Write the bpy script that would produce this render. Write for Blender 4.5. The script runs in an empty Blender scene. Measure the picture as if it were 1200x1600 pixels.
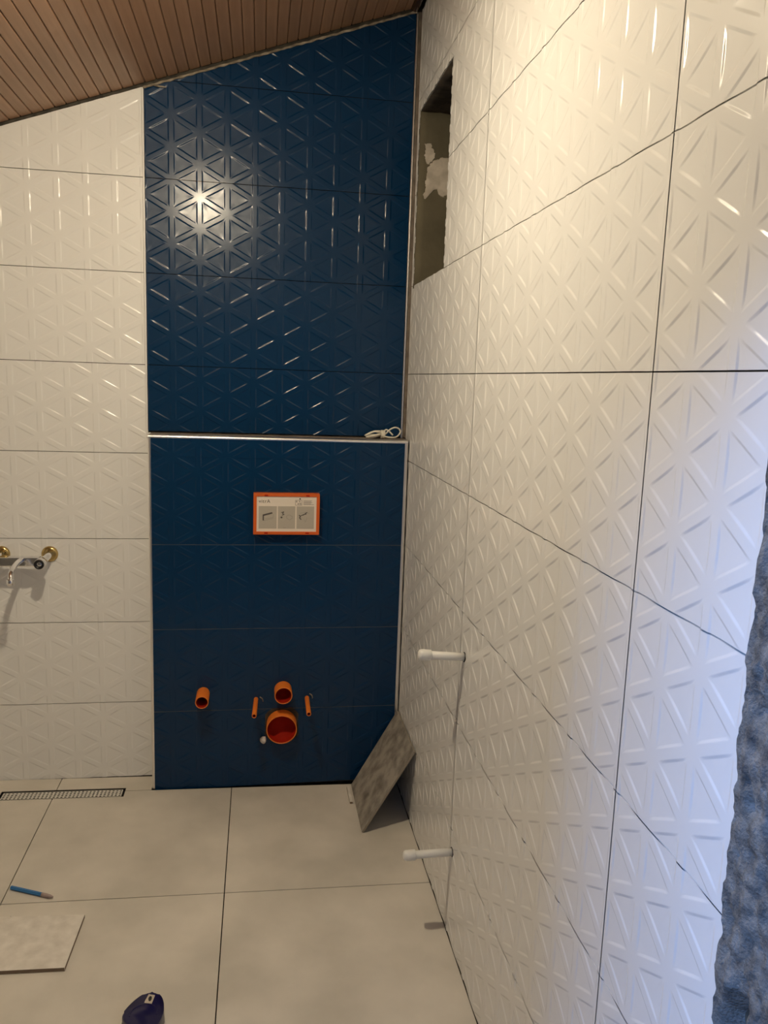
import bpy, bmesh, math, random
from mathutils import Vector, Matrix, noise
random.seed(7)
C = bpy.context.scene.collection
sc = bpy.context.scene

# ------------------------------------------------------------------ camera, world, lights, exposure
cam_d = bpy.data.cameras.new('camera')
cam = bpy.data.objects.new('camera', cam_d); C.objects.link(cam)
cam.location = (-0.51584, -2.82366, -0.02341)
cam.rotation_euler = (1.406684, -0.0350171, -0.1520613)
cam_d.sensor_fit = 'VERTICAL'; cam_d.sensor_height = 36.0
cam_d.lens = 1244.23 * 36.0 / 1600.0
cam_d.clip_start = 0.02; cam_d.clip_end = 50
sc.camera = cam

world = bpy.data.worlds.new('world'); sc.world = world; world.use_nodes = True
world.node_tree.nodes['Background'].inputs['Color'].default_value = (0.42, 0.58, 1.0, 1)
world.node_tree.nodes['Background'].inputs['Strength'].default_value = 0.15

win_l = bpy.data.lights.new('window_daylight', 'AREA')          # daylight coming in at the window of the corridor
win_l.shape = 'RECTANGLE'; win_l.size = 1.1; win_l.size_y = 1.10
win_l.color = (0.25, 0.47, 1.0); win_l.energy = 190
win_o = bpy.data.objects.new('window_daylight', win_l); C.objects.link(win_o)
win_o.location = (-2.80, -3.25, 1.60); win_o.rotation_euler = (0, math.radians(-90), 0)

BULB_STRENGTH = 1700.0
BULB_COLOR = (1.0, 0.845, 0.60)
BULB_AT = (-0.79, -1.28, 0.79)

vs = sc.view_settings
vs.view_transform = 'Standard'; vs.look = 'None'; vs.gamma = 1.0; vs.use_curve_mapping = False
vs.exposure = 0.0

# ------------------------------------------------------------------ materials
def mat(name, col, rough=0.5, metal=0.0, spec=0.5, emit=None, estr=0.0):
    m = bpy.data.materials.new(name); m.use_nodes = True
    b = m.node_tree.nodes['Principled BSDF']
    b.inputs['Base Color'].default_value = (*col, 1)
    b.inputs['Roughness'].default_value = rough
    b.inputs['Metallic'].default_value = metal
    b.inputs['Specular IOR Level'].default_value = spec
    if emit:
        b.inputs['Emission Color'].default_value = (*emit, 1); b.inputs['Emission Strength'].default_value = estr
    return m

def mottle(m, c1, c2, scale=4.0, detail=6.0, lo=0.35, hi=0.65, stretch=None, bump=0.0, bscale=60.0, coord='Object', rnd=0.0):
    """mix two colours by noise, plus an optional bump and a per-object shift of brightness"""
    nt = m.node_tree; N = nt.nodes; L = nt.links; b = N['Principled BSDF']
    tc = N.new('ShaderNodeTexCoord'); src = tc.outputs[coord]
    if stretch:
        mp = N.new('ShaderNodeMapping'); mp.inputs['Scale'].default_value = stretch
        L.new(src, mp.inputs['Vector']); src = mp.outputs['Vector']
    n = N.new('ShaderNodeTexNoise'); n.inputs['Scale'].default_value = scale; n.inputs['Detail'].default_value = detail
    L.new(src, n.inputs['Vector'])
    r = N.new('ShaderNodeValToRGB')
    r.color_ramp.elements[0].position = lo; r.color_ramp.elements[0].color = (*c1, 1)
    r.color_ramp.elements[1].position = hi; r.color_ramp.elements[1].color = (*c2, 1)
    L.new(n.outputs['Fac'], r.inputs['Fac'])
    out = r.outputs['Color']
    if rnd:
        oi = N.new('ShaderNodeObjectInfo'); mr = N.new('ShaderNodeMapRange')
        mr.inputs['To Min'].default_value = 1 - rnd; mr.inputs['To Max'].default_value = 1 + rnd
        L.new(oi.outputs['Random'], mr.inputs['Value'])
        hs = N.new('ShaderNodeHueSaturation'); L.new(mr.outputs['Result'], hs.inputs['Value']); L.new(out, hs.inputs['Color']); out = hs.outputs['Color']
    L.new(out, b.inputs['Base Color'])
    if bump:
        n2 = N.new('ShaderNodeTexNoise'); n2.inputs['Scale'].default_value = bscale; n2.inputs['Detail'].default_value = 8
        L.new(src, n2.inputs['Vector'])
        bp = N.new('ShaderNodeBump'); bp.inputs['Strength'].default_value = bump; bp.inputs['Distance'].default_value = 0.004
        L.new(n2.outputs['Fac'], bp.inputs['Height']); L.new(bp.outputs['Normal'], b.inputs['Normal'])
    return m

M = {}
M['white'] = mat('white_glaze', (0.83, 0.825, 0.81), 0.24)
M['blue'] = mat('blue_glaze', (0.0015, 0.027, 0.080), 0.27, spec=0.23)
bb = M['blue'].node_tree.nodes['Principled BSDF']; bb.inputs['Coat Weight'].default_value = 0.16; bb.inputs['Coat Roughness'].default_value = 0.17
M['floor'] = mottle(mat('floor_stoneware', (0.5, 0.46, 0.4), 0.42, spec=0.35), (0.60, 0.56, 0.49), (0.77, 0.715, 0.635), 4.0, 9, 0.35, 0.68, rnd=0.03, coord='Object')
M['mortar'] = mottle(mat('mortar', (0.1, 0.09, 0.07), 0.9), (0.035, 0.03, 0.024), (0.09, 0.078, 0.06), 40)
M['cement'] = mottle(mat('cement', (0.2, 0.2, 0.19), 0.9), (0.07, 0.07, 0.07), (0.25, 0.245, 0.23), 55, 14, 0.3, 0.7, bump=0.9, bscale=260)
M['reveal'] = mottle(mat('reveal_cement', (0.2, 0.18, 0.13), 0.9), (0.105, 0.092, 0.06), (0.155, 0.135, 0.088), 9, 8, 0.3, 0.7, bump=0.25, bscale=70)
M['plaster'] = mottle(mat('plaster', (0.6, 0.56, 0.5), 0.85), (0.48, 0.43, 0.36), (0.66, 0.6, 0.52), 30, 6)
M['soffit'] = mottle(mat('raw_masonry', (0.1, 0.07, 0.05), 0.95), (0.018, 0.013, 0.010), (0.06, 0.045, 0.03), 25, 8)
M['wood'] = mottle(mat('varnished_wood', (0.2, 0.11, 0.06), 0.42, spec=0.4), (0.265, 0.148, 0.086), (0.39, 0.235, 0.148), 5, 6, 0.3, 0.7, stretch=(9, 0.5, 9), rnd=0.07)
M['darkwood'] = mat('dark_wood', (0.05, 0.024, 0.012), 0.25)
M['gap'] = mat('dark_gap', (0.012, 0.009, 0.007), 0.95)
M['chrome'] = mat('chrome', (0.82, 0.82, 0.83), 0.10, 1.0)
M['trimchrome'] = mat('trim_chrome', (0.90, 0.88, 0.86), 0.28, 1.0)
M['trimwhite'] = mat('trim_white', (0.80, 0.79, 0.77), 0.3)
M['brass'] = mat('brass', (0.62, 0.46, 0.20), 0.25, 1.0)
M['steel'] = mat('brushed_steel', (0.78, 0.75, 0.69), 0.45, 0.3)
M['orange'] = mat('orange_plastic', (0.80, 0.20, 0.022), 0.42)
M['frameorange'] = mat('frame_orange', (0.66, 0.115, 0.008), 0.45)
M['redin'] = mat('pipe_bore', (0.36, 0.012, 0.002), 0.75, spec=0.15)  # dark red puts the shade inside the orange pipes into the colour
M['ppr'] = mat('white_plastic', (0.80, 0.79, 0.75), 0.4)
M['ledge'] = mottle(mat('ledge_mortar', (0.2, 0.16, 0.12), 0.8), (0.13, 0.105, 0.085), (0.26, 0.21, 0.165), 22, 8, 0.35, 0.7)
M['slate'] = mottle(mat('grey_stoneware', (0.2, 0.18, 0.15), 0.6), (0.15, 0.136, 0.115), (0.40, 0.365, 0.315), 24, 12, 0.28, 0.62, coord='Object')
M['slatedge'] = mat('tile_biscuit', (0.30, 0.26, 0.205), 0.8)
M['board'] = mottle(mat('dusty_tile', (0.55, 0.5, 0.44), 0.7), (0.66, 0.61, 0.54), (0.84, 0.79, 0.72), 26, 10, 0.3, 0.7, coord='Object')
M['boardedge'] = mat('offcut_edge', (0.20, 0.145, 0.095), 0.8)
M['pencilblue'] = mat('pencil_blue', (0.03, 0.17, 0.42), 0.4)
M['penciltip'] = mat('pencil_tip', (0.36, 0.28, 0.26), 0.6)
M['navy'] = mat('navy_plastic', (0.010, 0.008, 0.062), 0.3)
M['silver'] = mat('silver_label', (0.62, 0.55, 0.45), 0.45, 0.2)
M['black'] = mat('black_rubber', (0.012, 0.012, 0.014), 0.35)
M['paper'] = mat('paper', (0.80, 0.72, 0.63), 0.75, spec=0.2)
M['panelgrey'] = mat('panel_print', (0.47, 0.43, 0.37), 0.75, spec=0.2)
M['ink'] = mat('ink', (0.09, 0.08, 0.075), 0.7)
M['inklight'] = mat('ink_light', (0.33, 0.30, 0.265), 0.75)
M['cable'] = mat('cable_sheath', (0.78, 0.73, 0.62), 0.45)
M['foam'] = mottle(mat('foam', (0.75, 0.71, 0.65), 0.9), (0.6, 0.56, 0.5), (0.8, 0.76, 0.7), 60)
M['grout'] = mottle(mat('grout_bead', (0.3, 0.26, 0.2), 0.9), (0.16, 0.13, 0.095), (0.42, 0.36, 0.28), 35, 8)
M['jointglint'] = mat('joint_strip', (0.055, 0.068, 0.082), 0.8)  # paler colour holds the light on the tile edges
M['plain'] = mat('painted_plaster', (0.88, 0.87, 0.84), 0.7)
M['render'] = mottle(mat('grey_render', (0.2, 0.2, 0.2), 0.9), (0.16, 0.155, 0.15), (0.26, 0.255, 0.25), 5)
M['bulb'] = mat('bulb_dome', (0.9, 0.9, 0.9), 0.4, emit=BULB_COLOR, estr=BULB_STRENGTH)

# ------------------------------------------------------------------ helpers
def obj(name, me, m, parent=None, loc=None):
    if isinstance(me, bmesh.types.BMesh):
        bm = me; me = bpy.data.meshes.new(name); bm.to_mesh(me); bm.free()
    if m is not None and len(me.materials) == 0: me.materials.append(m)
    o = bpy.data.objects.new(name, me); C.objects.link(o)
    if parent is not None: o.parent = parent
    if loc: o.location = loc
    return o

def empty(name, loc=(0, 0, 0), rot=(0, 0, 0)):
    o = bpy.data.objects.new(name, None); C.objects.link(o); o.location = loc; o.rotation_euler = rot
    o.empty_display_size = 0.05
    return o

def tag(o, label=None, cat=None, group=None, kind=None):
    if label: o['label'] = label
    if cat: o['category'] = cat
    if group: o['group'] = group
    if kind: o['kind'] = kind
    return o

def smooth(bm):
    for f in bm.faces: f.smooth = True
    return bm

def box(bm, x0, x1, y0, y1, z0, z1, bev=0.0):
    r = bmesh.ops.create_cube(bm, size=1.0)
    for v in r['verts']:
        v.co = Vector(((x0 + x1) / 2 + v.co.x * (x1 - x0), (y0 + y1) / 2 + v.co.y * (y1 - y0), (z0 + z1) / 2 + v.co.z * (z1 - z0)))
    if bev:
        es = {e for v in r['verts'] for e in v.link_edges}
        bmesh.ops.bevel(bm, geom=list(es), offset=bev, segments=2, profile=0.6, affect='EDGES')
    return bm

def newbox(*a, bev=0.0):
    return box(bmesh.new(), *a, bev=bev)

def lathe(bm, prof, seg=28, axis='Z', at=(0, 0, 0), close=False):
    """revolve (radius, along) points; axis gives the direction of 'along'"""
    rings = []
    at = Vector(at)
    for r, h in prof:
        ring = []
        for i in range(seg):
            a = 2 * math.pi * i / seg
            c, s = r * math.cos(a), r * math.sin(a)
            p = {'Z': Vector((c, s, h)), '-Y': Vector((c, -h, s)), '-X': Vector((-h, -c, s)), 'X': Vector((h, c, s))}[axis]
            ring.append(bm.verts.new(p + at))
        rings.append(ring)
    for a, b in zip(rings, rings[1:]):
        for i in range(seg):
            f = bm.faces.new((a[i], a[(i + 1) % seg], b[(i + 1) % seg], b[i])); f.smooth = True
    if prof[0][0] > 1e-6: bm.faces.new(list(reversed(rings[0]))) if not close else None
    if prof[-1][0] > 1e-6: bm.faces.new(rings[-1]) if not close else None
    bmesh.ops.remove_doubles(bm, verts=bm.verts, dist=1e-6)
    bmesh.ops.recalc_face_normals(bm, faces=bm.faces)
    return bm

def tube(bm, pts, r, seg=10, caps=True):
    pts = [Vector(p) for p in pts]
    rings = []; nrm = None
    for i, p in enumerate(pts):
        t = (pts[min(i + 1, len(pts) - 1)] - pts[max(i - 1, 0)]).normalized()
        if nrm is None:
            nrm = t.orthogonal().normalized()
        else:
            nrm = (nrm - t * nrm.dot(t)).normalized()
        bn = t.cross(nrm)
        rr = r[i] if isinstance(r, (list, tuple)) else r
        rings.append([bm.verts.new(p + (nrm * math.cos(2 * math.pi * k / seg) + bn * math.sin(2 * math.pi * k / seg)) * rr) for k in range(seg)])
    for a, b in zip(rings, rings[1:]):
        for k in range(seg):
            f = bm.faces.new((a[k], a[(k + 1) % seg], b[(k + 1) % seg], b[k])); f.smooth = True
    if caps:
        bm.faces.new(list(reversed(rings[0]))); bm.faces.new(rings[-1])
    return bm

def spline(pts, n=8):
    P = [Vector(p) for p in pts]; P = [P[0] * 2 - P[1]] + P + [P[-1] * 2 - P[-2]]
    out = []
    for i in range(1, len(P) - 2):
        a, b, c, d = P[i - 1:i + 3]
        for k in range(n):
            t = k / n
            out.append(0.5 * ((2 * b) + (c - a) * t + (2 * a - 5 * b + 4 * c - d) * t * t + (3 * b - a - 3 * c + d) * t ** 3))
    out.append(P[-2]); return out

def prism(bm, outline, z0, z1, bev=0.0):
    """outline: (x, y) counter-clockwise, extruded from z0 to z1"""
    lo = [bm.verts.new((x, y, z0)) for x, y in outline]; hi = [bm.verts.new((x, y, z1)) for x, y in outline]
    bm.faces.new(list(reversed(lo))); top = bm.faces.new(hi)
    n = len(outline)
    for i in range(n):
        bm.faces.new((lo[i], lo[(i + 1) % n], hi[(i + 1) % n], hi[i]))
    if bev:
        bmesh.ops.bevel(bm, geom=list(top.edges), offset=bev, segments=3, profile=0.6, affect='EDGES')
    return bm

# ------------------------------------------------------------------ relief tiles (0.9 x 0.3 m, recessed triangles)
PIT, R0, R1 = 0.00165, 0.0062, 0.0118       # depth of a triangle, half width of the ridge, end of the bevel
STRIPS = 3
def tri_polys(A, B, Cc, sink):
    pts = [Vector(p) for p in (A, B, Cc)]
    la, lb, lc = (pts[1] - pts[2]).length, (pts[2] - pts[0]).length, (pts[0] - pts[1]).length
    per = la + lb + lc
    I = (pts[0] * la + pts[1] * lb + pts[2] * lc) / per
    area = abs((pts[1] - pts[0]).x * (pts[2] - pts[0]).y - (pts[1] - pts[0]).y * (pts[2] - pts[0]).x) / 2
    r = 2 * area / per
    ring = lambda d: [p + (I - p) * (d / r) for p in pts]
    ds = [0.0, R0] + [R0 + (R1 - R0) * (k + 1) / STRIPS for k in range(STRIPS)]
    def hs(d):
        if d <= R0: return 0.0, 0.0
        t = (d - R0) / (R1 - R0)
        return -PIT * t * t * (3 - 2 * t), PIT * 6 * t * (1 - t) / (R1 - R0)
    out = []
    TS = (0.0, 0.13, 0.34, 0.66, 0.87, 1.0)              # along an edge: the bevel is deepest in the middle and dies out at the corners
    amp = [0.0, 0.62, 1.0, 1.0, 0.62, 0.0]
    top, low = ring(R0), ring(R1)
    flat = Vector((0, 0, 1))
    for i in range(3):
        j = (i + 1) % 3
        e = (pts[j] - pts[i]).normalized(); inward = Vector((-e.y, e.x))
        if inward.dot(I - pts[i]) < 0: inward = -inward
        out.append([(pts[i].x, pts[i].y, 0, flat), (pts[j].x, pts[j].y, 0, flat), (top[j].x, top[j].y, 0, flat), (top[i].x, top[i].y, 0, flat)])
        def vert(d, k):
            a = ring(d); p = a[i].lerp(a[j], TS[k]); h, sl = hs(d)
            return (p.x, p.y, h * amp[k], Vector((inward.x * sl * amp[k], inward.y * sl * amp[k], 1)).normalized())
        def inner(k):
            p = low[i].lerp(low[j], TS[k]); q = (I - p).normalized() * sink * (1 - amp[k])
            return (p.x, p.y, -PIT * amp[k], Vector((q.x, q.y, 1)).normalized())
        for d0, d1 in zip(ds[1:], ds[2:]):
            for k in range(len(TS) - 1):
                out.append([vert(d0, k), vert(d0, k + 1), vert(d1, k + 1), vert(d1, k)])
        for k in range(len(TS) - 1):
            out.append([inner(k), inner(k + 1), (I.x, I.y, -PIT * 1.05, flat)])
    return out

def clip(poly, a, b, c):
    """keep a*u + b*v + c >= 0"""
    out = []
    n = len(poly)
    for i in range(n):
        p, q = poly[i], poly[(i + 1) % n]
        dp, dq = a * p[0] + b * p[1] + c, a * q[0] + b * q[1] + c
        if dp >= 0: out.append(p)
        if (dp > 0 and dq < 0) or (dp < 0 and dq > 0):
            t = dp / (dp - dq)
            out.append((p[0] + (q[0] - p[0]) * t, p[1] + (q[1] - p[1]) * t, p[2] + (q[2] - p[2]) * t, (p[3].lerp(q[3], t)).normalized()))
    return out

TW, TH, GAP = 0.9, 0.3, 0.0011
def make_relief():
    polys = []
    for c in range(10):
        u0, u1 = 0.09 * c, 0.09 * (c + 1)
        lo_even = (c % 2 == 0)
        for base_left in (True, False):
            base_even = lo_even if base_left else not lo_even
            ub, ua = (u0, u1) if base_left else (u1, u0)
            for j in range(-1, 4):
                v0 = 0.1 * j + (0.05 if base_even else 0.0)
                if v0 + 0.1 <= 1e-6 or v0 >= TH - 1e-6: continue
                A, B, D = (ub, v0), (ub, v0 + 0.1), (ua, v0 + 0.05)
                if not base_left: A, B = B, A
                # orientation: counter-clockwise in (u, v)
                tri = (A, D, B) if (D[0] - A[0]) * (B[1] - A[1]) - (D[1] - A[1]) * (B[0] - A[0]) > 0 else (A, B, D)
                for p in tri_polys(*tri, sink=0.06):
                    p = clip(p, 0, 1, -GAP); p = clip(p, 0, -1, TH - GAP)
                    p = clip(p, 1, 0, -GAP) if len(p) > 2 else p; p = clip(p, -1, 0, TW - GAP) if len(p) > 2 else p
                    if len(p) > 2: polys.append(p)
    return polys
RELIEF = make_relief()
RECT = [(1, 0, -GAP), (-1, 0, TW - GAP), (0, 1, -GAP), (0, -1, TH - GAP)]

def tile_mesh(name, regions, m, thick=0.008):
    """regions: lists of half planes (a, b, c); each convex region is a piece of the same tile"""
    V, Fc, Nn = [], [], []
    def add(pts, ns):
        k = len(V); V.extend(pts); Nn.extend(ns); Fc.append(list(range(k, k + len(pts))))
    for reg in regions:
        for p in RELIEF:
            q = p
            for h in reg:
                q = clip(q, *h)
                if len(q) < 3: break
            if len(q) >= 3:
                add([(x, -h, y) for x, y, h, n in q], [(n.x, -n.z, n.y) for x, y, h, n in q])
        o = [(x, y, 0, Vector((0, 0, 1))) for x, y in ((GAP, GAP), (TW - GAP, GAP), (TW - GAP, TH - GAP), (GAP, TH - GAP))]
        for h in reg:
            o = clip(o, *h)
            if len(o) < 3: break
        if len(o) < 3: continue
        for i in range(len(o)):
            p, q = o[i], o[(i + 1) % len(o)]
            e = Vector((q[0] - p[0], q[1] - p[1]))
            if e.length < 1e-6: continue
            e.normalize(); nn = (e.y, 0, -e.x)
            y0 = PIT + 0.0001
            add([(p[0], thick, p[1]), (q[0], thick, q[1]), (q[0], y0, q[1]), (p[0], y0, p[1])], [nn] * 4)
        add([(x, thick, y) for x, y, _, _ in reversed(o)], [(0, 1, 0)] * len(o))
    if not Fc: return None
    me = bpy.data.meshes.new(name); me.from_pydata(V, [], Fc)
    me.polygons.foreach_set('use_smooth', [True] * len(Fc)); me.update()
    me.normals_split_custom_set_from_vertices(Nn)
    me.materials.append(m)
    return me

FULL = {k: tile_mesh(k + '_tile', [[]], M[k]) for k in ('white', 'blue')}
def put_tile(kind, u0, v0, place, parent, name, regions=None, label=None, rot=(0, 0, 0)):
    """regions in tile-plane coordinates of the whole wall (u, v); None = whole tile"""
    if regions is None: me = FULL[kind]
    else:
        me = tile_mesh(kind + '_tile', [[(a, b, c + a * u0 + b * v0) for a, b, c in reg] for reg in regions], M[kind])
        if me is None: return None
    o = bpy.data.objects.new(name, me); C.objects.link(o); o.parent = parent
    o.location = place(u0, v0); o.rotation_euler = rot
    if label: o['label'] = label
    return o

def zf(x): return -1.494 - 0.0136 * (x + 0.604)          # the floor falls slightly to the right wall
def zc(x): return 1.199 + 0.351 * x                       # the ceiling rises to the right wall

# ------------------------------------------------------------------ back wall: white and blue relief tiles
wall_back = obj('wall_back', newbox(-1.8, 0.2, 0.0085, 0.16, -1.6, 1.40), M['mortar']); tag(wall_back, kind='structure')
place_b = lambda u, v: Vector((u, 0, v))
BX0, BX1, BY, BZ = -0.883, -0.004, -0.097, -0.2265          # lower box: edges, front, top
CEIL = (0.351, -1, 1.199 - 0.010)                         # v < zc(u)
for k in range(-5, 3):
    v0 = 0.3 * k
    regs = None
    hp = [(-1, 0, -0.9005)]
    if k == -5: hp.append((0, 1, 1.4865))
    if k >= 1: hp.append(CEIL)
    if k <= -1:
        side = [h for h in hp if h[0] != -1]
        regs = [side + [(-1, 0, -0.8845)]] if k < -1 else [[(-1, 0, -0.9005)], [(1, 0, 0.9006), (-1, 0, -0.8845), (0, -1, BZ - 0.002)]]
        put_tile('white', -1.7835, v0, place_b, wall_back, 'white_tile', regs)
    else:
        put_tile('white', -1.799, v0, place_b, wall_back, 'white_tile', [hp])
for k in range(-1, 4):
    hp = [(1, 0, 0.892), (-1, 0, -0.0175)]
    if k == -1: hp.append((0, 1, 0.222))
    if k >= 2: hp.append((0.351, -1, 1.199 - 0.016))
    put_tile('blue', -0.899, 0.3 * k, place_b, wall_back, 'blue_tile', [hp], 'dark blue glazed relief tile')

# ------------------------------------------------------------------ lower boxed wall in front of the blue panel
wall_box = obj('wall_cistern', newbox(BX0 + 0.004, BX1 - 0.002, BY + 0.0085, -0.001, -1.495, BZ - 0.014), M['mortar'])
tag(wall_box, kind='structure')
place_x = lambda u, v: Vector((u, BY, v))
for k in range(-5, 0):
    hp = [(1, 0, -(BX0 + 0.010)), (-1, 0, BX1 - 0.012)]
    if k == -5: hp.append((-0.0136, 1, 1.494 - 0.0136 * 0.604 - 0.001))
    if k == -1: hp.append((0, -1, BZ - 0.012))
    put_tile('blue', -0.899, 0.3 * k, place_x, wall_box, 'blue_tile', [hp], 'dark blue glazed relief tile')
put_f = obj('joint_strip', newbox(BX0 + 0.011, BX1 - 0.012, BY + 0.0002, BY + 0.006, -0.30095, -0.29905), M['blue'], wall_box); put_f['label'] = 'blue filled joint below the ledge'
for z in (-0.6, -0.9, -1.2):                              # pale strips paint the light caught by tile edges at the joints
    o = obj('joint_strip', newbox(BX0 + 0.011, BX1 - 0.012, BY + 0.0006, BY + 0.006, z - 0.00095, z + 0.00095), M['jointglint'], wall_box); o['label'] = 'thin pale strip painted for light on the blue tile edges'
bm = newbox(BX0 + 0.003, BX1, BY + 0.012, -0.0005, BZ - 0.0135, BZ - 0.0005)
bmesh.ops.subdivide_edges(bm, edges=bm.edges[:], cuts=24, use_grid_fill=True)
for v in bm.verts:
    if v.co.z > BZ - 0.001: v.co.z += 0.0018 * (noise.noise(v.co * 40))
ledge = obj('ledge_slab', bm, M['ledge'], wall_box); ledge['label'] = 'grey brown mortar ledge on top of the box'

def profile_bar(name, pts, axis, a, b, m, parent=None):
    """sweep a closed 2-D profile along an axis. axis 'Z': pts (x, y); axis 'X': pts (y, z); axis 'Y': pts (x, z)"""
    bm = bmesh.new(); ends = []
    for t in (a, b):
        ends.append([bm.verts.new({'Z': (p, q, t), 'X': (t, p, q), 'Y': (p, t, q)}[axis]) for p, q in pts])
    n = len(pts)
    for i in range(n):
        bm.faces.new((ends[0][i], ends[0][(i + 1) % n], ends[1][(i + 1) % n], ends[1][i]))
    bm.faces.new(ends[0]); bm.faces.new(list(reversed(ends[1])))
    bmesh.ops.recalc_face_normals(bm, faces=bm.faces)
    return obj(name, bm, m, parent)

def quarter(cx, cy, r, a0, a1, n=8):
    return [(cx + r * math.cos(math.radians(a0 + (a1 - a0) * i / n)), cy + r * math.sin(math.radians(a0 + (a1 - a0) * i / n))) for i in range(n + 1)]

# edge trims (part of the setting)
t = profile_bar('trim_1', [(-0.8995, 0.006), (-0.8995, -0.002), (-0.8985, -0.003), (-0.8945, -0.003), (-0.8935, -0.002), (-0.8935, 0.006)], 'Z', BZ - 0.02, zc(-0.897) - 0.012, M['trimwhite']); tag(t, kind='structure')
t = profile_bar('trim_2', [(-0.0165, 0.006)] + quarter(-0.0125, 0.0, 0.004, 180, 360) + [(-0.0085, 0.006)], 'Z', BZ, zc(-0.012) - 0.016, M['trimchrome']); tag(t, kind='structure')
t = profile_bar('trim_3', [(BY + 0.012, BZ)] + quarter(BY + 0.010, BZ - 0.010, 0.010, 90, 180) + [(BY, BZ - 0.0118), (BY + 0.012, BZ - 0.0118)], 'X', BX0 + 0.001, BX1 - 0.001, M['trimchrome']); tag(t, kind='structure')
zb = lambda x: zf(x) + 0.001
t = profile_bar('trim_4', [(BX0 + 0.0098, BY + 0.010), (BX0, BY + 0.010)] + quarter(BX0 + 0.007, BY + 0.007, 0.007, 180, 270) + [(BX0 + 0.0098, BY)], 'Z', zb(BX0), BZ - 0.012, M['trimchrome']); tag(t, kind='structure')
t = profile_bar('trim_5', [(BX1 - 0.0118, BY + 0.010), (BX1 - 0.0118, BY)] + quarter(BX1 - 0.007, BY + 0.007, 0.007, 270, 360) + [(BX1, BY + 0.010)], 'Z', zb(BX1), BZ - 0.012, M['trimchrome']); tag(t, kind='structure')
t = obj('trim_6', newbox(BX0, BX0 + 0.003, BY + 0.0105, 0.0, zb(BX0), BZ - 0.013), M['trimwhite']); tag(t, kind='structure')

# mortar packed into the corner beside the blue panel
bm = newbox(-0.0083, 0.004, -0.003, 0.008, BZ, zc(0) - 0.02)
bmesh.ops.subdivide_edges(bm, edges=[e for e in bm.edges if abs((e.verts[0].co - e.verts[1].co).z) > 0.1], cuts=70)
for v in bm.verts:
    if v.co.y < 0: v.co.y += 0.003 * noise.noise(v.co * 30)
fill = obj('mortar_filling', bm, M['ledge'], wall_back)

# beads of grout along the top of the blue panel
bm = bmesh.new(); pts = []; rad = []
for i in range(150):
    x = -0.895 + 0.882 * i / 149
    pts.append((x, -0.003 + 0.002 * noise.noise((x * 30, 1, 0)), zc(x) - 0.0135 + 0.0025 * noise.noise((x * 45, 0, 0))))
    rad.append(0.0038 + 0.0022 * noise.noise((x * 60, 5, 0)))
tube(bm, pts, rad, 8)
gb = obj('grout_bead', bm, M['grout'], wall_back); gb['label'] = 'uneven beige grout bead under the ceiling boards'
bm = bmesh.new(); tube(bm, [(-0.868, -0.007, zc(-0.868) - 0.014), (-0.845, -0.009, zc(-0.845) - 0.025), (-0.822, -0.008, zc(-0.822) - 0.034)], [0.0012, 0.003, 0.0012], 6)
obj('grout_bead', bm, M['grout'], wall_back)

# ------------------------------------------------------------------ right wall: white relief tiles around an unfinished window opening
OY0, OY1, OZ0, OZ1 = -0.050, -0.507, 0.300, 0.860
bm = bmesh.new()
box(bm, 0.0085, 0.20, -2.30, OY1, -1.6, 1.32)
box(bm, 0.0085, 0.20, OY0, 0.16, -1.6, 1.32)
box(bm, 0.0085, 0.20, OY1, OY0, -1.6, OZ0 - 0.002)
box(bm, 0.0085, 0.20, OY1, OY0, OZ1, 1.32)
wall_right = obj('wall_right', bm, M['mortar']); tag(wall_right, kind='structure')
Y0 = -0.014
place_r = lambda u, v: Vector((0, Y0 - u, v))            # u runs from the corner towards the camera
ua, ub = Y0 - OY0, Y0 - OY1                               # the opening in wall coordinates
for col in range(3):
    for k in range(-5, 4):
        v0 = 0.3 * k; u0 = 0.9007 * col
        lim = []
        if col == 2: lim.append((-1, 0, 2.088))           # broken edge, covered by the rough cement
        if k == -5: lim.append((0, 1, 1.5005))
        if k == 3: lim.append((0, -1, 1.182))
        regs = [lim] if lim else None
        if col == 0 and k == 1: regs = [[(-1, 0, ua)], [(1, 0, -ub)]]
        if col == 0 and k == 2: regs = [[(-1, 0, ua)], [(1, 0, -ub)], [(1, 0, -ua), (-1, 0, ub), (0, 1, -(OZ1 + 0.003))]]
        put_tile('white', u0, v0, place_r, wall_right, 'white_tile', regs, rot=(0, 0, -math.pi / 2))

# the opening: cement reveals, a raw soffit, boarded at the outside
op = empty('window_1', (0.0, (OY0 + OY1) / 2, OZ0)); tag(op, kind='structure')
def rel(o):
    o.matrix_parent_inverse = Matrix.Translation((0.0, -(OY0 + OY1) / 2, -OZ0)); return o
bm = newbox(0.0015, 0.36, OY0 - 0.002, OY0 + 0.02, OZ0 - 0.01, OZ1)
bmesh.ops.subdivide_edges(bm, edges=bm.edges[:], cuts=14, use_grid_fill=True)
for v in bm.verts:
    if v.co.y < OY0: v.co.y += 0.0035 * noise.noise(v.co * 16)
o = rel(obj('reveal', smooth(bm), M['reveal'], op)); o['label'] = 'olive grey cement side of the opening'
o = rel(obj('reveal', newbox(0.009, 0.36, OY1 - 0.02, OY1 - 0.0005, OZ0 - 0.01, OZ1 + 0.01), M['reveal'], op))
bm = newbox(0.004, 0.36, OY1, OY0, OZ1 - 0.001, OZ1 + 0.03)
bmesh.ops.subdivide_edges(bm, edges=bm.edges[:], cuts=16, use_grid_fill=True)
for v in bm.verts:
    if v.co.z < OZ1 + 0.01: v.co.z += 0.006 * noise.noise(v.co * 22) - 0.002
o = rel(obj('soffit', smooth(bm), M['soffit'], op)); o['label'] = 'dark raw masonry underside of the opening'
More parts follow.
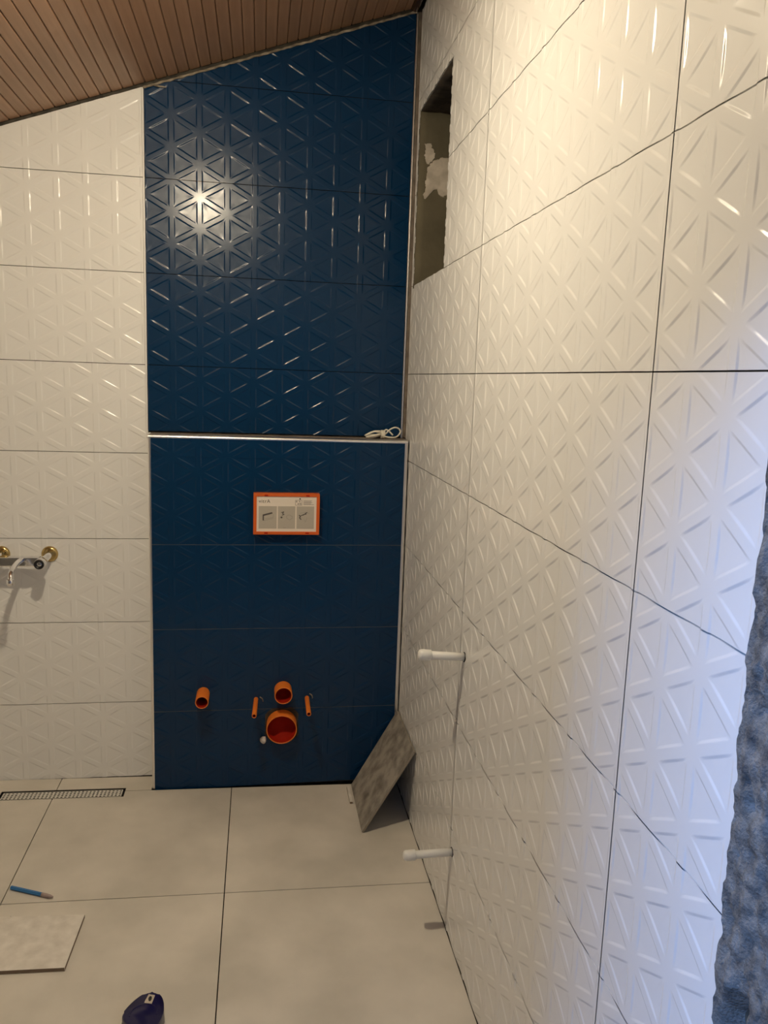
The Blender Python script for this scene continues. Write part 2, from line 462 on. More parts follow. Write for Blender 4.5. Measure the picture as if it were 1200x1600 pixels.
rel(obj('sill', newbox(0.009, 0.36, OY1, OY0, OZ0 - 0.03, OZ0 - 0.001), M['reveal'], op))
rel(obj('outer_board', newbox(0.36, 0.38, OY1 - 0.02, OY0 + 0.02, OZ0 - 0.03, OZ1 + 0.03), M['reveal'], op))
def patch(outline, y):
    bm = bmesh.new()
    sp = [Vector((x, 0, z)) for x, z in outline]; pts = spline(sp + [sp[0]], 14)[:-1]
    pts = [p + Vector((0.005 * noise.fractal(p * 70, 0.5, 2.2, 4), 0, 0.005 * noise.fractal(p * 70 + Vector((7, 0, 0)), 0.5, 2.2, 4))) for p in pts]
    c = sum(pts, Vector()) / len(pts)
    out = [bm.verts.new((p.x, y + 0.004, p.z)) for p in pts]; ins = [bm.verts.new((c.x + (p.x - c.x) * 0.93, y - 0.0008, c.z + (p.z - c.z) * 0.93)) for p in pts]
    n = len(pts); cv = bm.verts.new((c.x, y - 0.0015, c.z))
    for i in range(n):
        bm.faces.new((out[i], out[(i + 1) % n], ins[(i + 1) % n], ins[i])); bm.faces.new((ins[i], ins[(i + 1) % n], cv))
    bmesh.ops.recalc_face_normals(bm, faces=bm.faces)
    return bm
for ol in ([(0.019, 0.758), (0.038, 0.76), (0.056, 0.731), (0.047, 0.706), (0.028, 0.692), (0.02, 0.728)],
           [(0.029, 0.686), (0.057, 0.713), (0.103, 0.725), (0.16, 0.72), (0.165, 0.60), (0.105, 0.599), (0.083, 0.592), (0.062, 0.615), (0.042, 0.601), (0.02, 0.581), (0.024, 0.631)]):
    o = rel(obj('plaster_patch', patch([(x, min(z, OZ1 - 0.008)) for x, z in ol], OY0 - 0.003), M['plaster'], op)); o['label'] = 'pale plaster smear on the reveal'

# rough cement where the tiling stops at the doorway
def rough_cement():
    bm = bmesh.new(); ny, nz = 52, 420
    g = []
    for j in range(nz + 1):
        z = -1.50 + (2.56) * j / nz; row = []
        edge = -2.092 - 0.0215 * max(0.0, min(1.5, -0.06 - z)) + 0.006 * noise.noise((0.3, 0.2, z * 9)) + 0.005 * noise.noise((4.3, 0.2, z * 34)) + 0.003 * noise.noise((4.3, 8.2, z * 90))
        for i in range(ny + 1):
            t = i / ny
            y = edge + (-2.30 - edge) * t
            p = Vector((0, y, z))
            d = 0.009 * noise.fractal(p * 16, 0.8, 2.0, 6) + 0.005 * noise.noise(p * 80) + 0.003 * abs(noise.noise(p * 190))
            q = noise.noise(Vector((3.1, y * 14, z * 6.5)))
            if q > 0.22: d -= 0.085 * min(0.35, (q - 0.22)) * min(1, t * 6)
            x = -0.013 - d * min(1.0, 0.25 + t * 8)
            if i == 0: x = 0.0
            row.append(bm.verts.new((x, y, z)))
        g.append(row)
    for j in range(nz):
        for i in range(ny):
            f = bm.faces.new((g[j][i], g[j][i + 1], g[j + 1][i + 1], g[j + 1][i])); f.smooth = i > 1
    bmesh.ops.recalc_face_normals(bm, faces=bm.faces)
    if bm.faces[200].normal.x > 0: bmesh.ops.reverse_faces(bm, faces=bm.faces)
    return bm
o = obj('cement_jamb', rough_cement(), M['cement'], wall_right); o['label'] = 'rough grey cement at the edge of the tiling'

# ------------------------------------------------------------------ floor
floor = obj('floor', newbox(-2.7, 0.02, -2.3, 0.02, -1.60, -1.515), M['mortar']); tag(floor, kind='structure')
DX0, DX1, DY0, DY1 = -1.392, -0.974, -0.143, -0.082       # drain slot
def floor_piece(bm, x0, x1, y0, y1):
    lo = [bm.verts.new((x, y, zf(x) - 0.010)) for x, y in ((x0, y0), (x1, y0), (x1, y1), (x0, y1))]
    hi = [bm.verts.new((x, y, zf(x))) for x, y in ((x0, y0), (x1, y0), (x1, y1), (x0, y1))]
    bm.faces.new(list(reversed(lo))); bm.faces.new(hi)
    for i in range(4): bm.faces.new((lo[i], lo[(i + 1) % 4], hi[(i + 1) % 4], hi[i]))
G = 0.0015
xs = [-2.70, -1.816, -1.210, -0.604, 0.0]
ys = [-2.30, -1.905, -1.305, -0.705, -0.103, -0.0005]
for i in range(4):
    for j in range(5):
        x0, x1, y0, y1 = xs[i] + G, xs[i + 1] - G, ys[j] + G, ys[j + 1] - G
        if i == 3: x1 = -0.0005
        if j == 4:                                       # narrow strip behind the drain, ends at the box
            if i == 3: continue
            x1 = min(x1, BX0 - 0.002)
        bm = bmesh.new()
        a0, a1, b0, b1 = max(x0, DX0), min(x1, DX1), max(y0, DY0), min(y1, DY1)
        if a0 < a1 and b0 < b1:                          # leave the slot of the drain open
            if x0 < a0: floor_piece(bm, x0, a0, y0, y1)
            if a1 < x1: floor_piece(bm, a1, x1, y0, y1)
            if y0 < b0: floor_piece(bm, a0, a1, y0, b0)
            if b1 < y1: floor_piece(bm, a0, a1, b1, y1)
        else:
            floor_piece(bm, x0, x1, y0, y1)
        obj('floor_tile', bm, M['floor'], floor)

# ------------------------------------------------------------------ ceiling of narrow varnished boards
SL = math.atan(0.351); PITCH = 0.0346 / math.cos(SL)
ceiling = empty('ceiling', (0, 0, 1.199), (0, -SL, 0)); tag(ceiling, kind='structure')
bk = obj('backing', newbox(-2.95, 0.02, -2.25, 0.02, 0.010, 0.05), M['gap'], ceiling)
w = PITCH
prof = [(0.0004, 0.012), (0.0004, 0.004), (0.0026, 0.0004), (0.0042, 0.0), (w - 0.0042, 0.0), (w - 0.0026, 0.0004), (w - 0.0004, 0.004), (w - 0.0004, 0.012)]
bm = bmesh.new()
ends = [[bm.verts.new((p, t, q)) for p, q in prof] for t in (-2.25, -0.0008)]
n = len(prof)
for i in range(n): bm.faces.new((ends[0][i], ends[0][(i + 1) % n], ends[1][(i + 1) % n], ends[1][i]))
bm.faces.new(ends[0]); bm.faces.new(list(reversed(ends[1])))
bmesh.ops.recalc_face_normals(bm, faces=bm.faces)
board_me = bpy.data.meshes.new('board'); bm.to_mesh(board_me); bm.free(); board_me.materials.append(M['wood'])
k0 = -0.957 / math.cos(SL)
s = k0 - 52 * PITCH
while s < -0.055:
    o = bpy.data.objects.new('board', board_me); C.objects.link(o); o.parent = ceiling
    o.location = (s, 0, 0.0012 * random.random()); s += PITCH
# dark cover strip where the boards meet the right wall
pr = [(-0.045, 0.01)] + quarter(-0.024, -0.002, 0.013, 190, 350) + [(-0.009, 0.004), (-0.003, 0.01)]
o = profile_bar('cover_strip', [(p, q) for p, q in pr], 'Y', -2.25, -0.001, M['darkwood'], ceiling); o['label'] = 'dark glossy rounded strip along the right wall'

# ------------------------------------------------------------------ the rest of the room and the corridor behind the camera
for nm, a in (('wall_left', (-2.80, -2.70, -2.3, 0.16, -1.6, 0.26)),
              ('wall_front', (-2.70, -0.95, -2.31, -2.20, -1.6, 0.84)),
              ('wall_header', (-0.95, 0.008, -2.31, -2.20, 0.315, 1.2)),  # unseen door header, lowered to cut daylight off the upper right wall
              ('wall_back_far', (-2.70, -1.8005, -0.0, 0.16, -1.6, 0.56))):
    o = obj(nm, newbox(*a), M['plain' if nm in ('wall_left', 'wall_back_far') else 'render']); tag(o, kind='structure')
bm = bmesh.new()
WY0, WY1, WZ0, WZ1, CT = -3.85, -2.65, 1.00, 2.20, 2.5
box(bm, -2.92, -2.82, -4.5, WY0, -1.6, CT); box(bm, -2.92, -2.82, WY1, -2.31, -1.6, CT)
box(bm, -2.92, -2.82, WY0, WY1, -1.6, WZ0); box(bm, -2.92, -2.82, WY0, WY1, WZ1, CT)
box(bm, -2.92, 1.1, -4.6, -4.5, -1.6, CT); box(bm, 1.0, 1.1, -4.5, -2.31, -1.6, CT)
box(bm, -2.82, -2.80, -2.41, -2.31, -1.6, CT); box(bm, 0.21, 1.0, -2.41, -2.31, -1.6, CT)
box(bm, -2.80, 0.21, -2.36, -2.31, 1.2, CT); box(bm, -2.80, -0.95, -2.36, -2.312, 0.84, 1.2)
o = obj('wall_corridor', bm, M['render']); tag(o, kind='structure')
o = obj('ceiling_corridor', newbox(-2.92, 1.1, -4.6, -2.31, 2.5, 2.6), M['render']); tag(o, kind='structure')
o = obj('floor_corridor', newbox(-2.92, 1.1, -4.6, -2.31, -1.6, -1.494), M['render']); tag(o, kind='structure')
bm = bmesh.new()
for y0, y1, z0, z1 in ((WY0, WY0 + .05, WZ0, WZ1), (WY1 - .05, WY1, WZ0, WZ1), (WY0 + .05, WY1 - .05, WZ0, WZ0 + .05), (WY0 + .05, WY1 - .05, WZ1 - .05, WZ1)):
    box(bm, -2.90, -2.84, y0, y1, z0, z1)
o = obj('window_2', bm, M['trimwhite']); tag(o, kind='structure')

# ------------------------------------------------------------------ hanging bulb (the light of the room)
lamp = empty('ceiling_lamp', (BULB_AT[0], BULB_AT[1], zc(BULB_AT[0]))); tag(lamp, 'white bulb holder with a lit dome fixed under the sloping boards', 'lamp')
dz = BULB_AT[2] - zc(BULB_AT[0])
dome = lathe(bmesh.new(), [(0.03 * math.cos(a), dz - 0.03 * math.sin(a)) for a in [math.pi / 2 * i / 8 for i in range(9)]], 24)
dome_o = obj('bulb_dome', dome, M['bulb'], lamp)
obj('shade_collar', lathe(bmesh.new(), [(0.070, dz + 0.003), (0.072, dz + 0.006), (0.05, dz + 0.016), (0.022, dz + 0.05), (0.022, dz + 0.075), (0.05, dz + 0.08), (0.05, dz + 0.115)], 28), M['ppr'], lamp)  # wide collar added, unseen, to keep the bulb's light off the right ceiling

# ------------------------------------------------------------------ flush actuator opening: orange frame with an instruction card
fx0, fx1, fz0, fz1, fy0, fy1 = -0.5345, -0.3105, -0.5575, -0.4155, BY - 0.0005, BY - 0.030
fr = empty('access_frame', ((fx0 + fx1) / 2, BY, (fz0 + fz1) / 2)); tag(fr, 'orange plastic frame with a printed instruction card on the blue box', 'access frame')
def under(o, p):
    o.matrix_parent_inverse = Matrix.Translation(p.location).inverted(); return o
T = 0.0105
bm = bmesh.new()
box(bm, fx0, fx1, fy1, fy0, fz1 - T, fz1, bev=0.0012); box(bm, fx0, fx1, fy1, fy0, fz0, fz0 + T, bev=0.0012)
box(bm, fx0, fx0 + T, fy1 + 0.0002, fy0, fz0 + T - 0.001, fz1 - T + 0.001); box(bm, fx1 - T, fx1, fy1 + 0.0002, fy0, fz0 + T - 0.001, fz1 - T + 0.001)
under(obj('frame', bm, M['frameorange'], fr), fr)
for x in (fx0 + 0.043, fx1 - 0.041):
    for z in (fz1 - 0.0065, fz0 + 0.0055):
        under(obj('clip', newbox(x - 0.006, x + 0.006, fy1 - 0.0012, fy1 + 0.002, z - 0.0022, z + 0.0022, bev=0.0006), M['redin'], fr), fr)
cy = fy1 + 0.003
card = under(obj('card', newbox(fx0 + T - 0.0008, fx1 - T + 0.0008, cy, cy + 0.002, fz0 + T - 0.0008, fz1 - T + 0.0008), M['paper'], fr), fr); card['label'] = 'cream paper card printed with fitting steps'
S = (fx1 - fx0) / 883.0
cx_ = lambda px: fx0 + (px - 135) * S
cz_ = lambda py: fz1 - (py - 172) * S * 0.998
def card_rect(bm, px0, py0, px1, py1, y=0.0004):
    box(bm, cx_(px0), cx_(px1), cy - y, cy + 0.0005, cz_(py1), cz_(py0))
def card_line(bm, pts, wpx, y=0.0006):
    for (a, b), (c, d) in zip(pts, pts[1:]):
        p, q = Vector((cx_(a), 0, cz_(b))), Vector((cx_(c), 0, cz_(d)))
        e = (q - p).normalized(); nrm = Vector((-e.z, 0, e.x)) * wpx * S / 2
        v = [bm.verts.new((r.x, cy - yy, r.z)) for yy in (y, -0.0002) for r in (p - nrm - e * 0.0003, q - nrm + e * 0.0003, q + nrm + e * 0.0003, p + nrm - e * 0.0003)]
        bm.faces.new(v[:4]); bm.faces.new(list(reversed(v[4:])))
        for i in range(4): bm.faces.new((v[i], v[4 + i], v[4 + (i + 1) % 4], v[(i + 1) % 4]))
    bmesh.ops.recalc_face_normals(bm, faces=bm.faces)
for a, b in ((205, 445), (460, 692), (710, 945)):
    bm = bmesh.new(); card_rect(bm, a, 345, b, 652); under(obj('printed_panel', bm, M['panelgrey'], fr), fr)
bm = bmesh.new()
for i in range(5): card_rect(bm, 800, 265 + i * 13, (915, 905, 918, 900, 940)[i], 265 + i * 13 + 6)
card_line(bm, [(692, 262), (780, 262), (780, 328), (692, 328), (692, 262)], 5)
for r in ((700, 270, 716, 290), (722, 300, 736, 322), (740, 268, 756, 284), (742, 296, 770, 304), (745, 310, 772, 320)): card_rect(bm, *r)
card_line(bm, [(285, 520), (400, 495), (400, 455)], 5); card_line(bm, [(270, 545), (400, 510)], 6)
card_line(bm, [(575, 480), (605, 462), (650, 480), (650, 512), (615, 530), (580, 510), (575, 480)], 6)
card_line(bm, [(760, 440), (820, 424), (880, 440)], 5); card_line(bm, [(810, 520), (830, 560), (850, 500)], 4)
card_line(bm, [(530, 638), (570, 638)], 5)
tag(under(obj('printed_lines', bm, M['inklight'], fr), fr), kind='stuff')
bm = bmesh.new()
card_line(bm, [(262, 470), (385, 436)], 22); card_line(bm, [(266, 465), (266, 540)], 17)
card_line(bm, [(505, 430), (540, 420), (520, 445), (545, 455), (515, 468)], 9); card_rect(bm, 500, 488, 520, 506)
card_line(bm, [(742, 465), (765, 480), (750, 500), (772, 525)], 13); card_line(bm, [(770, 470), (800, 462), (825, 445), (850, 424)], 11)
card_rect(bm, 790, 452, 808, 468); card_rect(bm, 826, 444, 842, 458)
tag(under(obj('printed_drawing', bm, M['ink'], fr), fr), kind='stuff')
bm = bmesh.new(); lathe(bm, [(10 * S, 0.0), (10 * S, 0.0008)], 14, '-Y', (cx_(753), cy + 0.0001, cz_(243))); under(obj('punched_hole', bm, M['black'], fr), fr)
fc = bpy.data.curves.new('lettering', 'FONT'); fc.body = 'vitrA'; fc.size = 66 * S; fc.extrude = 0.0003; fc.space_character = 1.12
tmp = bpy.data.objects.new('lettering_curve', fc); C.objects.link(tmp); bpy.context.view_layer.update()
me = bpy.data.meshes.new_from_object(tmp.evaluated_get(bpy.context.evaluated_depsgraph_get())); bpy.data.objects.remove(tmp)
lt = obj('lettering', me, M['ink'], fr); lt.rotation_euler = (math.pi / 2, 0, 0)
lt.location = Vector((cx_(205), cy - 0.0003, cz_(300))) - fr.location

# ------------------------------------------------------------------ pipes standing out of the box
def stub_pipe(name, x, z, r, length, tip, label, wall=0.0025, cat='pipe', group=None):
    p = empty(name, (x, BY, z)); tag(p, label, cat, group)
    d = Vector(tip) - Vector((x, BY, z))
    rot = Vector((0, -1, 0)).rotation_difference(d.normalized()).to_euler()
    p.rotation_euler = rot
    L = d.length
    o = obj('tube', lathe(bmesh.new(), [(r, -0.02), (r, L - 0.001), (r - 0.0007, L), (r - wall, L), (r - wall, L - 0.002)], 40, '-Y', close=True), M['orange'], p)
    o = obj('bore', lathe(bmesh.new(), [(r - wall, L - 0.0015), (r - wall, 0.006), (0.0, 0.006)], 40, '-Y', close=True), M['redin'], p); o['label'] = 'inside of the pipe, its shade painted in dark red'
    return p
stub_pipe('waste_pipe', -0.704, -1.135, 0.0225, 0.085, (-0.7033, -0.180, -1.135), 'slim orange pipe stub set apart at the left of the blue box', 0.003)
stub_pipe('flush_pipe', -0.425, -1.128, 0.031, 0.06, (-0.4247, -0.156, -1.128), 'medium orange pipe stub directly above the widest pipe', 0.003)
stub_pipe('soil_pipe', -0.428, -1.258, 0.054, 0.05, (-0.4292, -0.146, -1.259), 'widest orange pipe, low on the blue box beside a pale foam plug', 0.0035)
stub_pipe('sleeved_rod', -0.520, -1.162, 0.0080, 0.14, (-0.5257, -0.242, -1.162), 'thin orange sleeved rod between the slim pipe and the widest pipe', 0.0025, 'rod')
stub_pipe('sleeved_rod', -0.339, -1.162, 0.0080, 0.14, (-0.3403, -0.239, -1.162), 'thin orange sleeved rod to the right of the widest pipe', 0.0025, 'rod')
# mortar around the cut-out behind the widest pipe
bm = bmesh.new()
ring = []
for i in range(64):
    a = 2 * math.pi * i / 64
    hw, hh = 0.060, 0.064
    c, s_ = math.cos(a), math.sin(a); k = min(hw / max(abs(c), 1e-6), hh / max(abs(s_), 1e-6))
    k = min(k, 0.072)
    ring.append((-0.4275 + k * c + 0.003 * noise.noise((i * .4, 0, 1)), -1.261 + k * s_ + 0.003 * noise.noise((i * .4, 5, 1))))
vo = [bm.verts.new((x, BY + 0.0005, z)) for x, z in ring]
vi = [bm.verts.new((-0.4275 + (x + 0.4275) * .93, BY - 0.0016, -1.261 + (z + 1.261) * .93)) for x, z in ring]
vc = [bm.verts.new((-0.428 + 0.0545 * math.cos(2 * math.pi * i / 64), BY - 0.0008, -1.2583 + 0.0545 * math.sin(2 * math.pi * i / 64))) for i in range(64)]
for i in range(64):
    j = (i + 1) % 64
    bm.faces.new((vo[i], vo[j], vi[j], vi[i])); bm.faces.new((vi[i], vi[j], vc[j], vc[i]))
bmesh.ops.recalc_face_normals(bm, faces=bm.faces)
o = obj('mortar_patch', bm, M['soffit'], wall_box); o['label'] = 'dark broken cut-out around the widest pipe'
# foam plug
bm = bmesh.new(); bmesh.ops.create_icosphere(bm, subdivisions=3, radius=0.0115)
for v in bm.verts:
    v.co *= 1 + 0.28 * noise.noise(v.co * 140)
    v.co.z *= 1.1
o = obj('foam_plug', smooth(bm), M['foam'], None, (-0.4925, BY - 0.0085, -1.313)); tag(o, 'small crumpled white foam plug beside the widest orange pipe', 'plug')
for x, z, dx in ((-0.498, -1.158, 1), (-0.322, -1.150, 1)):
    bm = bmesh.new(); tube(bm, spline([(x - 0.008, BY - 0.001, z + 0.004), (x, BY - 0.007, z), (x + 0.003, BY - 0.004, z - 0.012)], 4), [0.0022] * 9, 6)
    o = obj('fixing_scrap', bm, M['grout'], wall_box); o['label'] = 'scrap of torn fixing tape beside a rod'

# ------------------------------------------------------------------ capped white pipes in the right wall
def capped(name, base, tip, label):
    p = empty(name, base); d = Vector(tip) - Vector(base); L = d.length
    p.rotation_euler = Vector((-1, 0, 0)).rotation_difference(d.normalized()).to_euler()
    tag(p, label, 'pipe')
    obj('tube', lathe(bmesh.new(), [(0.0105, -0.006), (0.0105, L - 0.022)], 24, '-X'), M['ppr'], p)
    obj('cap', lathe(bmesh.new(), [(0.0118, L - 0.032), (0.0138, L - 0.031), (0.0140, L - 0.008), (0.0125, L - 0.002), (0.007, L + 0.001), (0.0, L + 0.0015)], 24, '-X'), M['ppr'], p)
    o = obj('hole_rim', lathe(bmesh.new(), [(0.0128, -0.004), (0.0128, 0.0006), (0.0, 0.0008)], 12, '-X'), M['gap'], p); o['label'] = 'dark drilled hole around the pipe'
    return p
capped('capped_pipe', (0.0, -0.953, -0.707), (-0.117, -0.950, -0.699), 'upper white capped pipe sticking out of the white tiled wall')
capped('capped_pipe', (0.0, -0.936, -1.256), (-0.131, -0.937, -1.258), 'lower white capped pipe near the floor on the white tiled wall')

# ------------------------------------------------------------------ wall mixer tap
fa = empty('bath_mixer', (-1.303, 0.0, -0.655)); tag(fa, 'chrome wall mixer tap with brass rosettes on the white tiles', 'tap')
def fobj(n, bm, m): return under(obj(n, bm, m, fa), fa)
fobj('body', newbox(-1.410, -1.243, -0.079, -0.046, -0.681, -0.650, bev=0.004), M['chrome'])
for x in (-1.226, -1.382):
    sgn = -1 if x > -1.3 else 1
    fobj('rosette', lathe(bmesh.new(), [(0.0275, 0.0), (0.0275, 0.003), (0.0225, 0.008), (0.0195, 0.009), (0.017, 0.005), (0.0, 0.005)], 32, '-Y', (x, 0, -0.654)), M['brass'])
    bm = bmesh.new(); tube(bm, spline([(x, -0.002, -0.654), (x, -0.024, -0.656), (x + sgn * 0.006, -0.04, -0.662), (x + sgn * 0.018, -0.062, -0.666)], 5), 0.0115, 16)
    fobj('connector', bm, M['chrome'])
bm = bmesh.new(); lathe(bm, [(0.016, 0.0), (0.0175, 0.004), (0.0175, 0.034), (0.0155, 0.038), (0.0, 0.038)], 28, '-Y', (-1.2345, -0.070, -0.666))
fobj('handle', bm, M['chrome'])
bm = bmesh.new(); lathe(bm, [(0.0095, 0.0), (0.0095, 0.004), (0.0135, 0.006), (0.0160, 0.004), (0.0160, 0.0)], 28, '-Y', (-1.2345, -0.1075, -0.666), close=True)
o = fobj('grip_ring', bm, M['black']); o['label'] = 'black ring on the handle'
bm = bmesh.new(); tube(bm, spline([(-1.298, -0.072, -0.658), (-1.299, -0.098, -0.658), (-1.303, -0.130, -0.664), (-1.3045, -0.165, -0.677), (-1.304, -0.181, -0.693), (-1.3035, -0.186, -0.715)], 6), 0.0088, 18)
fobj('spout', bm, M['chrome'])
fobj('aerator', lathe(bmesh.new(), [(0.0100, -0.717), (0.0122, -0.715), (0.0122, -0.697), (0.0100, -0.695)], 22, 'Z', (-1.3035, -0.186, 0)), M['chrome'])

# ------------------------------------------------------------------ linear drain
dr = empty('linear_drain', ((DX0 + DX1) / 2, (DY0 + DY1) / 2, zf(-1.18)), (0, math.atan(0.0136), 0)); tag(dr, 'perforated steel linear drain set in the floor by the white wall', 'drain')
hx, hy = (DX1 - DX0) / 2 - 0.001, (DY1 - DY0) / 2 - 0.001
bm = bmesh.new()
for a in ((-hx, hx, hy - 0.002, hy), (-hx, hx, -hy, -hy + 0.002), (-hx, -hx + 0.002, -hy + 0.002, hy - 0.002), (hx - 0.002, hx, -hy + 0.002, hy - 0.002)):
    box(bm, *a, -0.009, -0.0008)
obj('channel', bm, M['gap'], dr); obj('tray', newbox(-hx, hx, -hy, hy, -0.0098, -0.0085), M['gap'], dr)
bm = bmesh.new(); nx, ny = 31, 4
gx, gy = hx - 0.008, hy - 0.0062
px, py = 2 * gx / nx, 2 * gy / ny
for i in range(nx):
    for j in range(ny):
        cx0, cy0 = -gx + (i + .5) * px, -gy + (j + .5) * py
        outer = [(-1, -1), (0, -1), (1, -1), (1, 0), (1, 1), (0, 1), (-1, 1), (-1, 0)]
        vo = [bm.verts.new((cx0 + a * px / 2, cy0 + b * py / 2, -0.0022)) for a, b in outer]
        rr = 0.0043
        vi = [bm.verts.new((cx0 + rr * math.cos(math.radians(225 + 45 * q)), cy0 + rr * math.sin(math.radians(225 + 45 * q)), -0.0022)) for q in range(8)]
        vb = [bm.verts.new((v.co.x, v.co.y, -0.0042)) for v in vi]
        for q in range(8):
            n_ = (q + 1) % 8
            bm.faces.new((vo[q], vo[n_], vi[n_], vi[q])); bm.faces.new((vi[q], vi[n_], vb[n_], vb[q]))
bmesh.ops.remove_doubles(bm, verts=bm.verts, dist=1e-5)
obj('grate', bm, M['steel'], dr)

# ------------------------------------------------------------------ loose tiles, pencil, tape measure, cable
def slab(name, corners, thick, m, edge, label, cat):
    """corners: four points of the face seen (counter-clockwise), the slab lies behind it"""
    P = [Vector(c) for c in corners]; n = (P[1] - P[0]).cross(P[2] - P[0]).normalized()
    o0 = sum(P, Vector()) / 4
    bm = bmesh.new()
    a = [bm.verts.new(p - o0) for p in P]; b = [bm.verts.new(p - o0 - n * thick) for p in P]
    bm.faces.new(a); f = bm.faces.new(list(reversed(b)))
    fs = [bm.faces.new((b[i], b[(i + 1) % 4], a[(i + 1) % 4], a[i])) for i in range(4)]
    for q in fs: q.material_index = 1
    me = bpy.data.meshes.new(name); bmesh.ops.bevel(bm, geom=list(bm.edges), offset=0.0007, segments=1, affect='EDGES'); bm.to_mesh(me); bm.free()
    me.materials.append(m); me.materials.append(edge)
    o = obj(name, me, None, None, o0)
    return tag(o, label, cat)
zl = zf(-0.172) + 0.0052
slab('leaning_tile', [(-0.172, -0.430, zl), (-0.172, -0.119, zl), (-0.0090, -0.108, -1.2165), (-0.0090, -0.432, -1.2165)][::-1], 0.008, M['slate'], M['slatedge'],
     'square grey stone-look tile leaning against the white wall beside the blue box', 'tile')
slab('tile_sliver', [(-0.1905, -0.245, zf(-.19) + 0.0095), (-0.1800, -0.245, zf(-.18) + 0.0095), (-0.1795, -0.135, zf(-.18) + 0.0095), (-0.1900, -0.135, zf(-.19) + 0.0095)], 0.0085, M['board'], M['boardedge'],
     'narrow pale tile sliver on the floor at the foot of the leaning tile', 'offcut')
zt = lambda x, d=0.0115: zf(x) + d
slab('floor_offcut', [(-1.42, -0.972, zt(-1.42)), (-0.978, -0.9805, zt(-.978)), (-0.9715, -0.781, zt(-.9715)), (-1.42, -0.766, zt(-1.42))], 0.0105, M['board'], M['boardedge'],
     'pale dusty cut tile lying flat on the floor by the blue pencil', 'tile')
bm = bmesh.new(); bmesh.ops.create_icosphere(bm, subdivisions=2, radius=0.0030)
for v in bm.verts: v.co *= 1 + 0.3 * noise.noise(v.co * 400)
o = obj('mortar_crumb', smooth(bm), M['board'], None, (-1.162, -0.775, zt(-1.162) + 0.0024)); tag(o, 'tiny mortar crumb lying on the pale cut tile', 'crumb')

pn = empty('pencil', (-1.2005, -0.640, zf(-1.2) + 0.0062)); tag(pn, 'blue carpenter pencil with a worn tip lying on the floor tiles', 'pencil')
d = Vector((-1.075, -0.693, 0)) - Vector((-1.2005, -0.640, 0)); pn.rotation_euler = (0, 0.0136, math.atan2(d.y, d.x))
L = d.length
bm = bmesh.new(); lathe(bm, [(0.0056, 0.0), (0.0056, L * 0.74)], 6, 'X')
for f in bm.faces: f.smooth = False
obj('shaft', bm, M['pencilblue'], pn)
o = obj('tip', lathe(bmesh.new(), [(0.0058, L * 0.735), (0.0060, L * 0.80), (0.0050, L * 0.93), (0.0022, L), (0.0, L)], 14, 'X'), M['penciltip'], pn); o['label'] = 'greyish worn end'

tm = empty('tape_measure', (-0.765, -1.165, zf(-0.765) + 0.0005)); tag(tm, 'navy blue tape measure with a silver label lying on the floor', 'tape measure')
ol = [(-0.807, -1.187), (-0.809, -1.172), (-0.800, -1.152), (-0.786, -1.132), (-0.768, -1.116), (-0.752, -1.113), (-0.738, -1.119), (-0.727, -1.134), (-0.7205, -1.156), (-0.7195, -1.180), (-0.725, -1.204), (-0.738, -1.222), (-0.757, -1.228), (-0.775, -1.222), (-0.792, -1.205)]
ol = [(x + 0.765, y + 1.165) for x, y in reversed(ol)]
sp = [Vector((x, y, 0)) for x, y in ol]; pts = spline(sp + [sp[0]], 3)[:-1]
obj('case', smooth(prism(bmesh.new(), [(p.x, p.y) for p in pts], 0.0, 0.038, bev=0.006)), M['navy'], tm)
lab = [(-0.7590, -1.1215), (-0.7440, -1.1260), (-0.7485, -1.1515), (-0.7660, -1.1465)]
o = obj('label_plate', prism(bmesh.new(), [(x + 0.765, y + 1.165) for x, y in reversed(lab)], 0.0375, 0.0392), M['silver'], tm); o['label'] = 'silver label plate'
bm = bmesh.new(); lathe(bm, [(0.0062, 0.039), (0.0062, 0.0408), (0.0045, 0.0415), (0.0, 0.0415)], 16, 'Z')
for v in bm.verts: v.co.x = v.co.x * 0.62 + 0.0112; v.co.y = v.co.y * 1.15 + 0.0285
obj('lock_button', bm, M['black'], tm)
bm = bmesh.new()
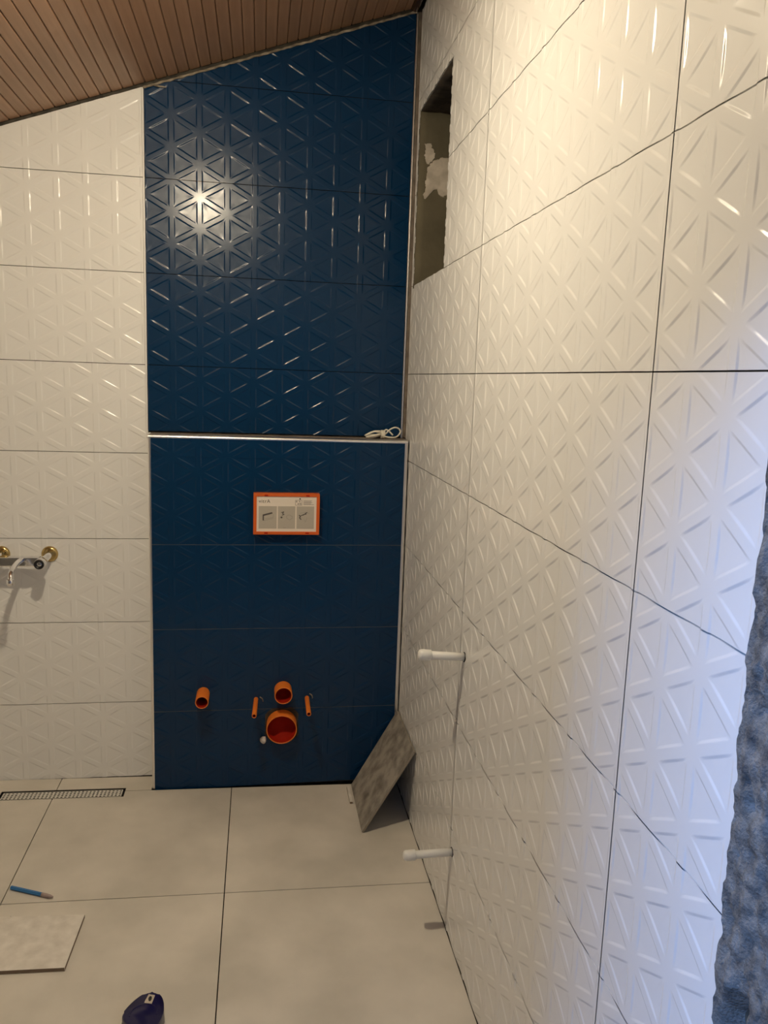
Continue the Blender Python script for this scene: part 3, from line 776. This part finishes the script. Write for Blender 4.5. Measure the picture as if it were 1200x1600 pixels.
for rr in (0.030,):
    tube(bm, [(0.002 + rr * math.cos(a), -0.014 + rr * math.sin(a), 0.0378) for a in [math.radians(-10 + 200 * i / 24) for i in range(25)]], 0.0012, 6)
obj('raised_rim', bm, M['navy'], tm)
obj('end_hook', newbox(-0.0485, -0.0455, -0.026, -0.010, 0.002, 0.020, bev=0.0005), M['steel'], tm)

cb = empty('cable_bundle', (-0.088, -0.052, BZ)); tag(cb, 'white cable tied in a small bundle on the ledge of the blue box', 'cable')
loops = []
zb_ = 0.0045
rnd = random.Random(3)
for i in range(6):
    a = i / 5.0
    y1, z1 = (a - 0.5) * 0.030, 0.004 + 0.022 * ((i * 3) % 6) / 5
    loops += [(-0.004, y1 * 0.3, 0.014 + 0.010 * rnd.random()), (-0.032, y1 - 0.003, z1 + 0.007), (-0.056 - 0.009 * rnd.random(), y1, max(zb_, z1 * 0.55)), (-0.034, y1 + 0.004, max(zb_, z1 - 0.005))]
loops += [(0.0, 0.0, 0.013)]
bm = bmesh.new(); tube(bm, spline(loops, 5), 0.0022, 8); obj('coil', bm, M['cable'], cb)
bm = bmesh.new(); tube(bm, spline([(-0.002, 0, 0.010), (0.010, -0.004, 0.019), (0.024, -0.004, 0.033), (0.042, 0.0, 0.040), (0.056, 0.004, 0.036), (0.062, 0.004, 0.026), (0.056, 0.0, 0.014), (0.042, -0.008, 0.006), (0.022, -0.010, 0.0055), (0.002, -0.012, 0.009)], 6), 0.0029, 10); obj('loop', bm, M['cable'], cb)
bm = bmesh.new(); tube(bm, spline([(0.000, 0.006, 0.014), (0.009, 0.002, 0.031), (0.020, -0.002, 0.027), (0.034, -0.006, 0.013)], 6), 0.0028, 10); obj('loose_end', bm, M['cable'], cb)
bm = bmesh.new()
for k in range(3):
    tube(bm, [(-0.006 + k * 0.005, 0.013 * math.cos(t), 0.0155 + 0.0125 * math.sin(t)) for t in [2 * math.pi * q / 16 for q in range(17)]], 0.0028, 8, caps=False)
o = obj('tie', bm, M['cable'], cb); o['label'] = 'turns of cable wrapped round the middle'
